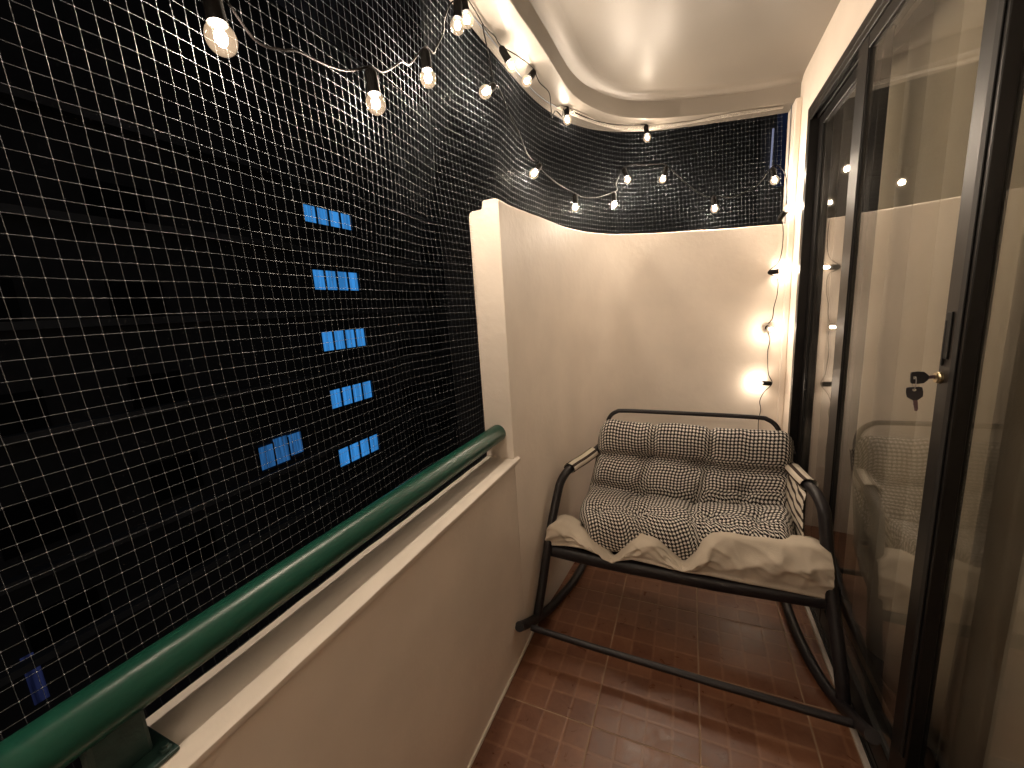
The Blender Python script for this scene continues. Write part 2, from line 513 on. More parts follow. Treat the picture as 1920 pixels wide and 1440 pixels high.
# pilaster and house wall on the right
hw = MB()
hw.box(0.4875, 0.62, 2.468, 2.80, -0.14, 2.40)       # beside the door
hw.box(0.4875, 0.62, YB, 2.4675, 2.150, 2.40)        # above the door
hw.box(0.4875, 0.62, YB, 0.05, -0.14, 2.149)         # behind the camera
hw = hw.build("house_wall", PAINT, bevel=0.004)
tag(hw, "cream house wall above and beside the black sliding door", "wall")
pl = MB().box(0.459, 0.487, 2.612, 2.79, -0.14, 2.261).build("pilaster", PAINT, hw, bevel=0.006, segs=3)
bw = MB().box(-0.69, 0.62, YB - 0.12, YB - 0.001, -0.14, 2.40).build("back_wall", PAINT)
tag(bw, "cream wall closing the balcony behind the photographer", "wall")

# ------------------------------------------------------------------ ceiling with rounded edge beam
inner = [(-0.530, YB), (-0.530, 0.3), (-0.528, 0.9), (-0.527, 1.35), (-0.520, 1.50), (-0.514, 1.70), (-0.512, 1.85), (-0.507, 1.96), (-0.489, 2.07), (-0.455, 2.17), (-0.395, 2.285), (-0.306, 2.39), (-0.156, 2.488), (0.0, 2.548), (0.125, 2.59), (0.30, 2.635), (0.4874, 2.665)]
outer = [(-0.700, YB), (-0.700, 0.3), (-0.698, 0.9), (-0.695, 1.35), (-0.693, 1.50), (-0.690, 1.70), (-0.684, 1.88), (-0.670, 2.02), (-0.640, 2.16), (-0.595, 2.29), (-0.51, 2.43), (-0.39, 2.54), (-0.22, 2.635), (-0.03, 2.69), (0.10, 2.72), (0.29, 2.765), (0.4874, 2.80)]
si = smooth_path([(x, y, 0) for x, y in inner], 5)
so = smooth_path([(x, y, 0) for x, y in outer], 5)
rows = []
for a, b, i in zip(si, so, range(999)):
    d = (a - b).normalized()           # towards the inside
    def q(off, z): return (a.x + d.x * off, a.y + d.y * off, z)
    rows.append([(b.x, b.y, 2.48), (b.x, b.y, ZB + 0.006), (b.x + d.x * .006, b.y + d.y * .006, ZB), q(-0.004, ZB), q(-0.001, ZB + 0.001), q(0.001, ZB + 0.004),
                 q(0.003, ZB + 0.074), q(0.006, ZB + 0.080), q(0.014, ZB + 0.083), q(0.022, ZB + 0.086), q(0.030, ZB + 0.0925), q(0.044, ZB + 0.0985), q(0.066, ZC - 0.001), q(0.080, ZC)])
cl = MB().grid(rows)
# recessed panel: fan from the inner rim to the house wall
rim = [r[-1] for r in rows]
ring = [(x, y, ZC) for x, y, _ in rim] + [(0.4874, YB, ZC)]
fan = []
for (x, y, z) in rim:
    fan.append([(x, y, ZC), (max(x, 0.4874), min(y, 2.60) if x < 0.48 else y, ZC)])
cl.grid(fan)
cl.box(-0.70, 0.62, YB, 2.80, 2.481, 2.50)
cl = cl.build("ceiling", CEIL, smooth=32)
tag(cl, kind="structure")

# ------------------------------------------------------------------ handrail
RX, RZ, RR = -0.640, 0.881, 0.0312
hr = empty("handrail", (RX, 0.17, 0.785))
tag(hr, "green painted round handrail running above the parapet ledge", "handrail")
def under(o, root):
    o.parent = root
    o.matrix_parent_inverse = Matrix.Translation(root.location).inverted()
    return o
pts = [(RX, y, RZ + 0.0012 * math.sin(y * 3)) for y in np.linspace(YB, 1.2835, 40)]
under(MB().tube(pts, RR, 28).build("rail_tube", GREEN, smooth=60), hr)
def bracket(y):
    b = MB().box(-0.654, -0.626, y - 0.028, y + 0.028, 0.7895, 0.862).build("bracket", DKGREEN, bevel=0.005)
    under(b, hr)
    p = MB().box(-0.682, -0.598, y - 0.042, y + 0.042, 0.7855, 0.7915).build("base_plate", DKGREEN, bevel=0.002)
    under(p, hr)
    for sx in (-1, 1):
        for sy in (-1, 1):
            mt = Matrix.Translation((RX + sx * 0.031, y + sy * 0.032, 0.7912))
            under(MB().lathe([(0.0065, 0), (0.0065, 0.005), (0.004, 0.0055), (0.004, 0.009)], 6, mt).build("bolt", DKGREEN), hr)
bracket(0.172)
bracket(-1.05)

# ------------------------------------------------------------------ bird net
def net_top_plan():
    return smooth_path([(-0.668, -0.40, 0), (-0.662, 0.30, 0), (-0.658, 0.9, 0), (-0.656, 1.35, 0), (-0.650, 1.60, 0), (-0.643, 1.86, 0), (-0.606, 2.05, 0), (-0.506, 2.28, 0), (-0.376, 2.475, 0), (-0.231, 2.58, 0), (-0.05, 2.618, 0), (0.128, 2.642, 0), (0.30, 2.665, 0), (0.456, 2.692, 0)], 10)
def net_bot_plan():
    return smooth_path([(-0.712, -0.40, 0), (-0.712, 0.30, 0), (-0.712, 0.9, 0), (-0.712, 1.30, 0), (-0.706, 1.60, 0), (-0.690, 1.83, 0), (-0.650, 2.05, 0), (-0.56, 2.29, 0), (-0.41, 2.50, 0), (-0.25, 2.585, 0), (-0.05, 2.628, 0), (0.128, 2.655, 0), (0.30, 2.68, 0), (0.456, 2.705, 0)], 10)
def resample(P, n):
    d = [0]
    for a, b in zip(P, P[1:]): d.append(d[-1] + (b - a).length)
    out = []
    j = 0
    for k in range(n):
        s = d[-1] * k / (n - 1)
        while j < len(d) - 2 and d[j + 1] < s: j += 1
        t = (s - d[j]) / max(1e-9, d[j + 1] - d[j])
        out.append(P[j].lerp(P[j + 1], t))
    return out, d[-1]
tp = net_top_plan(); bp_ = net_bot_plan()
_, tl = resample(tp, 10)
NS = int(tl / 0.0186) + 1
tp, _ = resample(tp, NS); bp_, _ = resample(bp_, NS)
ZN0, ZN1 = 0.705, ZB - 0.004
NR = int((ZN1 - ZN0) / 0.0226) + 1
node = np.zeros((NS, NR, 3))
for i in range(NS):
    for j in range(NR):
        t = j / (NR - 1); z = ZN0 + (ZN1 - ZN0) * t
        p = bp_[i].lerp(tp[i], t)
        y = p.y
        s = i / (NS - 1) * tl - 0.40
        # the slack net is drawn outwards along one slanting fold
        yf = 0.93 + max(0.0, z - 1.30) * 0.50
        fold = max(0.0, 1 - abs(s - yf) / (0.42 if s < yf else 0.30))
        edge = math.sin(math.pi * min(1, max(0, t))) ** 0.6
        out = 0.050 * fold ** 1.15 * edge
        yf2 = 1.62 + (z - 1.7) * 0.35
        out += 0.016 * max(0.0, 1 - abs(s - yf2) / 0.18) * edge
        nz = noise.noise(Vector((s * 2.6, z * 2.2, 4.0))) * 0.010 + noise.noise(Vector((s * 8, z * 5, 9.0))) * 0.0028
        out += nz * edge
        a = bp_[max(i - 1, 0)]; b = bp_[min(i + 1, NS - 1)]
        tg = (b - a).normalized(); n = Vector((-tg.y, tg.x, 0))
        zz = z + (noise.noise(Vector((s * 1.7, z * 1.5, 1.0))) * 0.010 + noise.noise(Vector((s * 6.1, z * 1.1, 5.0))) * 0.0035) * edge
        # gather of the net above the middle bulb of the far side and near the fold
        sl = (noise.noise(Vector((z * 2.3, s * 1.1, 7.0))) * 0.009 + noise.noise(Vector((z * 6, s * 3, 2.0))) * 0.003) * edge
        lean = -0.004 * (z - 1.3) / 0.0226 * 0.25
        if s > 1.9: sl += 0.030 * math.exp(-((s - 2.95) / 0.12) ** 2) * math.sin(math.pi * t) * (1 if t > .5 else .5)
        node[i, j] = (p.x + n.x * out + tg.x * (sl + lean), p.y + n.y * out + tg.y * (sl + lean), zz)
        if j == NR - 1: node[i, j, 2] = ZN1
def strands(node, r, knot, rv=None):
    NSx, NRx, _ = node.shape
    V = []; F = []; base = 0
    def run(idx, r):
        nonlocal base
        P = node[idx[0], idx[1]]
        T_ = np.gradient(P, axis=0); T_ /= np.linalg.norm(T_, axis=1)[:, None]
        ref = np.array([0.3, 0.2, 0.93]) if abs(T_[0, 2]) < 0.7 else np.array([0.8, 0.6, 0.1])
        U = ref - T_ * (T_ @ ref)[:, None]; U /= np.linalg.norm(U, axis=1)[:, None]
        Wv = np.cross(T_, U)
        n = len(P)
        ring = [P + r * (U * math.cos(a) + Wv * math.sin(a)) for a in (0, 2.094, 4.189)]
        V.append(np.stack(ring, 1).reshape(-1, 3))
        i = np.arange(n - 1) * 3 + base
        for k in range(3):
            l = (k + 1) % 3
            F.append(np.stack([i + k, i + l, i + l + 3, i + k + 3], 1))
        base += n * 3
    for i in range(NSx):
        js = np.arange(NRx); run((np.full(NRx, i), js), rv or r)
    for j in range(NRx):
        iis = np.arange(NSx); run((iis, np.full(NSx, j)), r)
    if knot:
        K = node.reshape(-1, 3); n = len(K)
        off = np.array([(1, 0, 0), (-1, 0, 0), (0, 1, 0), (0, -1, 0), (0, 0, 1), (0, 0, -1)]) * knot
        V.append((K[:, None, :] + off[None]).reshape(-1, 3))
        q = np.array([(0, 2, 4), (2, 1, 4), (1, 3, 4), (3, 0, 4), (2, 0, 5), (1, 2, 5), (3, 1, 5), (0, 3, 5)])
        tri = (np.arange(n)[:, None, None] * 6 + q[None] + base).reshape(-1, 3)
    else: tri = np.zeros((0, 3), int)
    V = np.concatenate(V); Q = np.concatenate(F)
    me = bpy.data.meshes.new("mesh_strands")
    me.vertices.add(len(V)); me.vertices.foreach_set("co", V.astype(np.float32).ravel())
    me.loops.add(len(Q) * 4 + len(tri) * 3)
    me.loops.foreach_set("vertex_index", np.concatenate([Q.ravel(), tri.ravel()]).astype(np.int32))
    me.polygons.add(len(Q) + len(tri))
    me.polygons.foreach_set("loop_start", np.concatenate([np.arange(len(Q)) * 4, len(Q) * 4 + np.arange(len(tri)) * 3]).astype(np.int32))
    me.update(calc_edges=True); me.validate()
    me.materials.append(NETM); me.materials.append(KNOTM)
    me.polygons.foreach_set("material_index", np.concatenate([np.zeros(len(Q), np.int32), np.ones(len(tri), np.int32)]))
    return me
net = empty("bird_net", (-0.70, 0.9, 0.70))
tag(net, "white knotted bird net stretched from the ceiling edge down outside the handrail", "net")
ns = bpy.data.objects.new("mesh_strands", strands(node, 0.00032, 0.00115, 0.00025))  # upright strands thinned to imitate the dimmer light they catch
C.objects.link(ns); under(ns, net); tag(ns, kind="stuff")
# edge rope along the top and the far right side
rope = MB().tube([tuple(node[i, NR - 1] + np.array([0, 0, -0.002])) for i in range(0, NS, 2)], 0.0028, 6)
rope.tube([(0.456, 2.690, z) for z in np.linspace(1.66, ZB - 0.004, 20)], 0.0026, 6)
under(rope.build("edge_rope", NETM, smooth=80), net)
# folded hem lying against the underside of the beam at the far end
hem = []
i0 = int(NS * 0.66)
for i in range(i0, NS):
    p = node[i, NR - 1]; a = node[i - 1, NR - 1]; b = node[min(i + 1, NS - 1), NR - 1]
    tg = np.array(b) - np.array(a); tg /= np.linalg.norm(tg)
    inn = np.array([tg[1], -tg[0], 0])
    s = (i - i0) / (NS - i0)
    row = []
    for k in range(6):
        w = 0.052 * (0.75 + 0.25 * math.sin(s * 17)) * (0.55 + 0.45 * math.sin(math.pi * min(1, s * 1.1)))
        q = np.array(p) + inn * (w * k / 5) + np.array([0, 0, -0.004 - 0.006 * math.sin(math.pi * k / 5) * (0.4 + 0.6 * abs(math.sin(s * 9)))])
        row.append(q + np.array([0, 0, 0.0012 * noise.noise(Vector((i * .7, k, 0)))]))
    hem.append(row)
hem_me = strands(np.array(hem), 0.0017, 0)
hem_me.materials[0] = mat("white_net_hem_nylon", (0.62, 0.58, 0.52), rough=0.5, spec=0.3)
hm = bpy.data.objects.new("folded_hem", hem_me)
C.objects.link(hm); under(hm, net); tag(hm, kind="stuff")

# ------------------------------------------------------------------ string lights
def frame_from(d):
    z = Vector(d).normalized()
    a = Vector((0, 1, 0)) if abs(z.y) < 0.9 else Vector((1, 0, 0))
    x = a.cross(z).normalized(); y = z.cross(x)
    m = Matrix((x, y, z)).transposed()
    return m.to_4x4()
# local +Z runs from the socket mouth to the bulb; origin at the top of the socket
sock_mb = MB().lathe([(0.0045, -0.004), (0.0085, 0.0), (0.0118, 0.004), (0.0128, 0.012), (0.0128, 0.036), (0.0138, 0.040), (0.0138, 0.045), (0.0110, 0.046)], 16)
GR = 0.0205
prof = [(0.0098, 0.036)]
for k in range(1, 15):
    a = math.pi * (1 - k / 14.5)
    prof.append((max(GR * math.sin(a), 0.0006), 0.0665 - GR * 0 + GR * 1.06 * -math.cos(a) * -1 * -1))
prof = [(0.0098, 0.0375), (0.0105, 0.044)]
for k in range(0, 15):
    a = math.radians(138 - k * 138 / 14.3)
    prof.append((max(GR * math.sin(a), 0.0005), 0.0635 + GR * 1.06 * math.cos(a)))
globe_mb = MB().lathe(prof, 22)
fil_mb = MB().lathe([(0.0008, 0.052), (0.0050, 0.0538), (0.0076, 0.0575), (0.0086, 0.0625), (0.0076, 0.0675), (0.0048, 0.0715), (0.0008, 0.0735)], 10)
first = {}
GROUPB = "string light bulbs hung along the net and wall"
def bulb(center, d, label, k=1.0):
    d = Vector(d).normalized(); c = Vector(center)
    root = empty("light_bulb")
    root.matrix_world = Matrix.Translation(c - d * 0.0635) @ frame_from(d)
    tag(root, label, "light bulb", GROUPB)
    for nm, mb, m_ in (("socket", sock_mb, SOCK), ("globe", globe_mb, BGLASS), ("filament", fil_mb, filament_mat(1.0))):
        if nm in first:
            o = bpy.data.objects.new(nm, first[nm]); C.objects.link(o)
        else:
            o = mb.build(nm, m_, smooth=60); first[nm] = o.data
        o.parent = root
        if nm == "filament":
            o.material_slots[0].link = 'OBJECT'; o.material_slots[0].material = filament_mat(k)
    return c - d * 0.0635
DN = (0, 0, -1)
B = [
 ((-0.622, 0.450, 1.727), (0.05, 0.05, -1), "largest and nearest lit bulb at the top left of the net"),
 ((-0.622, 0.775, 1.770), (0.02, 0.05, -1), "second nearest lit bulb hanging from the lowest dip of the upper cord"),
 ((-0.622, 0.991, 1.913), (0.02, 0.04, -1), "lit bulb hanging just right of the upper cord's lowest dip"),
 ((-0.622, 1.171, 2.126), (-0.1, 0.0, -1), "left bulb of the touching pair beside the ceiling beam"),
 ((-0.618, 1.226, 2.170), (0.12, 0.1, -1), "right bulb of the touching pair beside the ceiling beam"),
 ((-0.622, 1.328, 2.021), (-0.15, -0.75, -0.55), "lit bulb lying sideways on the net above the wall's near corner"),
 ((-0.606, 1.530, 2.186), (0.35, 0.55, -0.75), "left of two close bulbs along the beam edge, tilted away"),
 ((-0.606, 1.685, 2.203), (-0.30, -0.60, -0.70), "right of two close bulbs along the beam edge, on a loose black loop"),
 ((-0.560, 2.110, 2.206), (0.05, 0.05, -1), "lit bulb hanging where the ceiling beam starts to curve"),
 ((-0.229, 2.510, 2.190), (0.10, 0.0, -1), "lit bulb right below the middle of the curved beam at the far end"),
 ((-0.622, 1.763, 1.886), (-0.25, -0.65, -0.70), "lit bulb above the near corner of the tall wall, on the lower cord"),
 ((-0.556, 2.200, 1.824), (0.0, 0.1, -1), "left of the two low bulbs hanging near the wall's rounded corner"),
 ((-0.400, 2.460, 1.865), (0.0, 0.1, -1), "right of the two low bulbs hanging near the wall's rounded corner"),
 ((-0.330, 2.490, 1.991), (0.30, 0.0, -0.90), "left of the two level bulbs in the middle of the far net"),
 ((-0.151, 2.535, 1.973), (-0.30, 0.0, -0.90), "right of the two level bulbs in the middle of the far net"),
 ((0.1115, 2.585, 1.791), (0.1, 0.0, -1), "lone low bulb just above the straight part of the far wall"),
 ((0.384, 2.590, 1.889), (0.2, 0.0, -1), "lit bulb near the right edge of the far net"),
 ((0.447, 2.585, 1.747), (0.35, -0.2, 0.55), "lit bulb on the corner where the far wall meets the pilaster"),
 ((0.441, 2.580, 1.436), (1.0, -0.25, 0.05), "highest bulb of the cord hanging down the far wall"),
 ((0.398, 2.565, 1.135), (0.15, -1.0, -0.1), "middle bulb of the cord hanging down the far wall"),
 ((0.355, 2.572, 0.838), (-1.0, -0.25, 0.08), "lowest bulb of the cord, glowing just above the rocking bench"),
]
POW = [0.9, 1.5, 1.5, 0.32, 0.28, 1.3, 0.28, 0.28, 0.30, 0.28, 1.3, 1.3, 1.2, 1.2, 1.2, 1.0, 0.5, 0.13, 0.15, 0.20, 0.17]
st = [bulb(*b, k) for b, k in zip(B, POW)]
# unseen fill bulbs added on the back wall to brighten the near parapet
BK = [((-0.50, -1.46, 1.98), "leftmost added fill bulb on the back wall behind the photographer"), ((-0.25, -1.46, 1.92), "second added fill bulb from the left on the back wall"),
      ((0.00, -1.46, 1.98), "middle added fill bulb on the back wall behind the photographer"), ((0.22, -1.46, 1.92), "added fill bulb right of the middle one on the back wall")]
sb_ = [bulb(c, (0, 0.05, -1), l, 1.15) for c, l in BK]
def up(p, d=(0, 0, 0.006)): return (p[0] + d[0], p[1] + d[1], p[2] + d[2])
def cord(name, pts, label, r=0.0021):
    o = MB().tube(smooth_path(pts, 7), r, 7).build(name, CORD, smooth=80)
    tag(o, label, "cable", "string light cables")
    return o
cord("string_light_wire", [(-0.640, 0.24, 1.83), (-0.637, 0.33, 1.80), up(st[0]), (-0.637, 0.517, 1.764), (-0.633, 0.560, 1.770), (-0.629, 0.590, 1.781), (-0.637, 0.660, 1.795), (-0.637, 0.72, 1.812), up(st[1]), (-0.630, 0.815, 1.850), (-0.637, 0.861, 1.880), (-0.628, 0.890, 1.905), (-0.637, 0.938, 1.925),
     up(st[2]), (-0.630, 1.040, 1.995), (-0.640, 1.075, 2.03), (-0.630, 1.10, 2.075), (-0.638, 1.125, 2.12), (-0.628, 1.145, 2.165), up(st[3]), (-0.640, 1.20, 2.235), up(st[4]), (-0.630, 1.30, 2.246), (-0.634, 1.38, 2.24), (-0.630, 1.45, 2.246), up(st[6]), (-0.60, 1.58, 2.24), (-0.585, 1.66, 2.246),
     up(st[7]), (-0.585, 1.78, 2.235), (-0.570, 1.86, 2.226), (-0.585, 1.93, 2.20), (-0.600, 1.99, 2.185), (-0.590, 2.02, 2.22), (-0.570, 2.055, 2.205), (-0.572, 2.085, 2.245), up(st[8], (0, 0, 0.004)), (-0.53, 2.16, 2.25), (-0.44, 2.30, 2.24), (-0.34, 2.43, 2.25), up(st[9], (0, 0, 0.004))],
     "upper black cord looping along the net and ceiling beam")
cord("string_light_wire", [(-0.632, 1.36, 2.235), (-0.632, 1.40, 2.15), up(st[5], (0, 0.004, 0.004)), (-0.630, 1.46, 2.09), (-0.632, 1.56, 2.035), (-0.628, 1.62, 2.005), (-0.632, 1.71, 1.96), (-0.628, 1.77, 1.945), up(st[10], (0, 0.003, 0.004)), (-0.622, 1.87, 1.93), (-0.605, 1.98, 1.912), (-0.59, 2.08, 1.905),
     up(st[11]), (-0.53, 2.27, 1.885), (-0.475, 2.36, 1.895), up(st[12], (0, 0, 0.003)), (-0.385, 2.475, 1.945), (-0.392, 2.48, 1.975), (-0.375, 2.488, 2.02), up(st[13]), (-0.30, 2.51, 2.07), (-0.24, 2.525, 2.062), (-0.16, 2.54, 2.055), up(st[14]), (-0.09, 2.55, 2.00), (0.0, 2.575, 1.91), (0.07, 2.585, 1.86),
     up(st[15]), (0.16, 2.592, 1.845), (0.211, 2.592, 1.842), (0.307, 2.595, 1.88), up(st[16]), (0.41, 2.60, 1.945), (0.435, 2.606, 1.90), (0.445, 2.605, 1.80), (0.438, 2.600, 1.73), up(st[17], (0, 0, -0.004)), (0.428, 2.60, 1.685), (0.436, 2.598, 1.62), (0.434, 2.598, 1.54), (0.420, 2.598, 1.48), up(st[18], (-0.004, 0, 0)), (0.420, 2.598, 1.40), (0.424, 2.598, 1.32), (0.412, 2.598, 1.25),
     (0.408, 2.60, 1.19), up(st[19], (0, 0.004, 0)), (0.402, 2.6, 1.08), (0.394, 2.597, 1.01), (0.398, 2.597, 0.93), (0.404, 2.594, 0.88), up(st[20], (0.004, 0, 0)), (0.385, 2.595, 0.78), (0.368, 2.596, 0.73), (0.374, 2.596, 0.68), (0.366, 2.596, 0.60), (0.372, 2.596, 0.45), (0.36, 2.598, 0.25), (0.34, 2.598, 0.05)],
     "lower black cord dipping along the far net and hanging down the wall")

bkp = [(-0.60, -1.50, 2.16)]  # unseen cord added to carry the fill bulbs
for p_, q_ in zip(sb_, sb_[1:] + [Vector((0.45, -1.47, 2.1))]):
    bkp += [up(p_), tuple((p_ + q_) / 2 + Vector((0, -0.03, 0.01)))]
cord("string_light_wire", bkp + [(0.45, -1.5, 2.1)], "black cord added to carry the fill bulbs across the back wall behind the photographer")

# ------------------------------------------------------------------ sliding door
door = empty("sliding_door", (0.52, 1.2, 0.0))
tag(door, "black framed glass sliding door along the right side with keys in its lock", "door")
FX0, FX1 = 0.484, 0.575
fr = MB()
fr.box(FX0, FX1, 2.424, 2.4665, 0.0, 2.148)                 # far jamb
fr.box(FX0, FX1, YB, 2.4235, 2.112, 2.148)                  # head
fr.box(FX0, 0.4925, YB, 2.4235, 2.088, 2.1115)
fr.box(0.512, 0.519, YB, 2.4235, 2.088, 2.1115)
fr.box(FX0, FX1, 0.051, 0.09, 0.0, 2.1115)
under(fr.build("frame", FRAME, bevel=0.002, segs=1), door)
tr = MB()
tr.box(FX0 + 0.001, FX1, YB, 2.4235, -0.012, 0.012)
for x in (0.488, 0.514, 0.540, 0.566): tr.box(x, x + 0.004, YB, 2.4235, 0.0122, 0.030)
under(tr.build("floor_track", FRAME), door)
def leaf(name, y0, y1, x0, x1, w0, w1, label=None):
    """one sliding leaf: stiles at both ends, rails, pane"""
    g = MB()
    g.box(x0, x1, y0, y0 + w0, 0.031, 2.087)
    g.box(x0, x1, y1 - w1, y1, 0.031, 2.087)
    for (a, b) in ((0.031, 0.105), (2.045, 2.0868)):
        g.box(x0 + 0.0012, x1 - 0.0012, y0 + w0 + 0.0002, y1 - w1 - 0.0002, a, b)
    lf = under(g.build(name, FRAME, bevel=0.0018, segs=1), door)
    if label: lf["label"] = label
    xm = (x0 + x1) / 2
    p = MB().box(xm - 0.002, xm + 0.002, y0 + w0 + 0.0004, y1 - w1 - 0.0004, 0.1055, 2.0445).build("pane", PGLASS)
    p.parent = lf
    gk = MB()
    for yy in (y0 + w0 + 0.0005, y1 - w1 - 0.0045):
        gk.box(x0 + 0.004, xm - 0.0025, yy, yy + 0.004, 0.106, 2.044)
    q = gk.build("gasket", FRAME2); q.parent = lf
    return lf
near = leaf("sliding_leaf", 1.072, 1.838, 0.489, 0.513, 0.076, 0.085, "sliding leaf carrying the lock and keys")
far = leaf("sliding_leaf", 1.735, 2.4225, 0.521, 0.545, 0.08, 0.055)
third = leaf("sliding_leaf", 0.10, 1.250, 0.547, 0.571, 0.08, 0.076)
# lock stile details
ld = MB()
ld.box(0.4855, 0.4888, 1.132, 1.139, 1.15, 1.245)
ld.box(0.4855, 0.4888, 1.083, 1.100, 0.2, 1.9)
o = ld.build("stile_groove", FRAME2, bevel=0.001, segs=1); o.parent = near
o.matrix_parent_inverse = near.matrix_world.inverted() if False else Matrix.Identity(4)
KY, KZ = 1.137, 1.1235
cyl = MB().lathe([(0.0125, 0), (0.0125, 0.004), (0.0105, 0.006), (0.0105, 0.0085)], 20, Matrix.Translation((0.489, KY, KZ)) @ frame_from((-1, 0, 0))).build("lock_cylinder", BRASS, smooth=40)
cyl.parent = near
pullh = MB().box(0.4862, 0.4892, 1.118, 1.136, 1.165, 1.262).build("finger_pull", FRAME2, bevel=0.001, segs=1); pullh.parent = near
# keys
kk = empty("key_pair", (0.4805, KY, KZ))
tag(kk, "two black headed keys, one in the door lock and one hanging from it", "keys")
def key_shape(blade=True):
    """a key lying in local XZ, blade along +X from the head, head around the origin"""
    b = MB()
    out = [(-0.014, -0.0125), (-0.0155, -0.008), (-0.0155, 0.008), (-0.014, 0.0125), (-0.004, 0.0135), (0.006, 0.0125), (0.0115, 0.007), (0.0135, 0.004), (0.0135, -0.004), (0.0115, -0.007), (0.006, -0.0125), (-0.004, -0.0135)]
    n = len(out); hole = [(-0.0095 + 0.0035 * math.cos(-2 * math.pi * k / n - 2.4), 0.0035 * math.sin(-2 * math.pi * k / n - 2.4) * -1 * -1) for k in range(n)]
    hole = []
    for (x, z) in out:
        a = math.atan2(z, x + 0.0095); hole.append((-0.0095 + 0.0034 * math.cos(a), 0.0034 * math.sin(a)))
    v = []
    for y in (-0.0022, 0.0022):
        v += [(x, y, z) for x, z in out] + [(x, y, z) for x, z in hole]
    f = []
    for k in range(n):
        l = (k + 1) % n
        f.append((k, l, n + l, n + k)); f.append((2*n + l, 2*n + k, 3*n + k, 3*n + l))
        f.append((l, k, 2*n + k, 2*n + l)); f.append((n + k, n + l, 3*n + l, 3*n + k))
    b.add(v, f)
    return b
def blade_shape():
    b = MB()
    out = [(0.0137, -0.0036), (0.0137, 0.0036), (0.019, 0.0042), (0.034, 0.0040), (0.0385, 0.002), (0.0385, -0.0005), (0.036, -0.0028), (0.033, -0.0016), (0.030, -0.0034), (0.027, -0.002), (0.024, -0.0038), (0.020, -0.003)]
    n = len(out)
    v = [(x, -0.0011, z) for x, z in out] + [(x, 0.0011, z) for x, z in out]
    f = [tuple(range(n)), tuple(range(2*n - 1, n - 1, -1))] + [((k + 1) % n, k, n + k, n + (k + 1) % n) for k in range(n)]
    return b.add(v, f)
def key(mtx, name):
    h = key_shape().build(name, KEYP); bl = blade_shape().build("key_blade", KEYM)
    h.parent = kk; h.matrix_parent_inverse = Matrix.Translation(kk.location).inverted()
    h.matrix_basis = mtx
    bl.parent = h
    return h
key(Matrix.Translation((0.4560, KY, KZ)) @ Matrix.Rotation(R(-3), 4, 'Y'), "lock_key")
key(Matrix.Translation((0.4500, KY - 0.001, KZ - 0.036)) @ Matrix.Rotation(R(82), 4, 'Y') @ Matrix.Rotation(R(14), 4, 'X'), "hanging_key")
rg = MB().tube([(0.4478 + 0.0005 * math.sin(a), KY + 0.0075 * math.cos(a), KZ - 0.013 + 0.0155 * math.sin(a)) for a in np.linspace(0, 2 * math.pi, 20, endpoint=False)], 0.0009, 6, closed=True)
under(rg.build("key_ring", STEEL, smooth=80), kk)

# curtain and dark room behind the glass
cu = []
uvs = []
NC = 260
for i in range(NC + 1):
    y = 1.965 - (1.965 + 0.30) * i / NC
    ph = y * 2 * math.pi / 0.155 + 1.6 * noise.noise(Vector((y * 3, 0, 2)))
    row = []
    for k in range(9):
        z = 0.035 + (2.10 - 0.035) * k / 8
        amp = 0.021 * (0.75 + 0.25 * (1 - k / 8))
        x = 0.632 + amp * math.sin(ph + 0.5 * noise.noise(Vector((y * 2, z * 0.8, 5)))) + 0.005 * noise.noise(Vector((y * 9, z * 2, 1)))
        row.append((x, y + 0.01 * math.cos(ph), z))
    cu.append(row)
cm = MB().grid(cu).build("curtain", CURT, smooth=179)
so_ = cm.modifiers.new("thickness", 'SOLIDIFY'); so_.thickness = 0.002
tag(cm, "beige pleated curtain hanging behind the sliding door glass", "curtain")
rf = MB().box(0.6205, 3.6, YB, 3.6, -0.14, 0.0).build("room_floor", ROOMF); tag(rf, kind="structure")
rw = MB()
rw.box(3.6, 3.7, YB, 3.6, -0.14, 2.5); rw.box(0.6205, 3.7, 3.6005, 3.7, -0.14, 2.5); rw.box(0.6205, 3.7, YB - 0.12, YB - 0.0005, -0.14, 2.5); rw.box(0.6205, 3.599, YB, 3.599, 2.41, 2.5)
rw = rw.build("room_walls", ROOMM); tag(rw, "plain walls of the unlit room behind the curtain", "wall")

# ------------------------------------------------------------------ rocking bench
ch = empty("rocking_bench", (-0.03, 1.6, 0.0))
tag(ch, "two seat rocking bench of dark metal tube with striped arm covers and canvas seat", "rocking chair")
def cp(o): return under(o, ch)
def side(leg_arm, rocker, nm):
    cp(MB().tube(smooth_path(leg_arm, 6), 0.0195, 14, flat=(0.92, 1.0)).build("arm_leg_tube", TUBE, smooth=70))
    cp(MB().tube(smooth_path(rocker, 6), 0.0180, 14).build("rocker", TUBE, smooth=70))
LEG_L = [(-0.562, 1.378, 0.070), (-0.553, 1.43, 0.18), (-0.545, 1.475, 0.287), (-0.535, 1.525, 0.40), (-0.523, 1.595, 0.515), (-0.517, 1.632, 0.556), (-0.505, 1.690, 0.580), (-0.488, 1.755, 0.584), (-0.455, 1.81, 0.597), (-0.418, 1.865, 0.618), (-0.395, 1.93, 0.630)]
ROC_L = [(-0.566, 1.20, 0.158), (-0.566, 1.255, 0.122), (-0.563, 1.33, 0.080), (-0.556, 1.41, 0.045), (-0.542, 1.496, 0.021), (-0.520, 1.59, 0.0175), (-0.495, 1.70, 0.0175), (-0.478, 1.85, 0.026), (-0.468, 2.00, 0.062), (-0.462, 2.12, 0.115)]
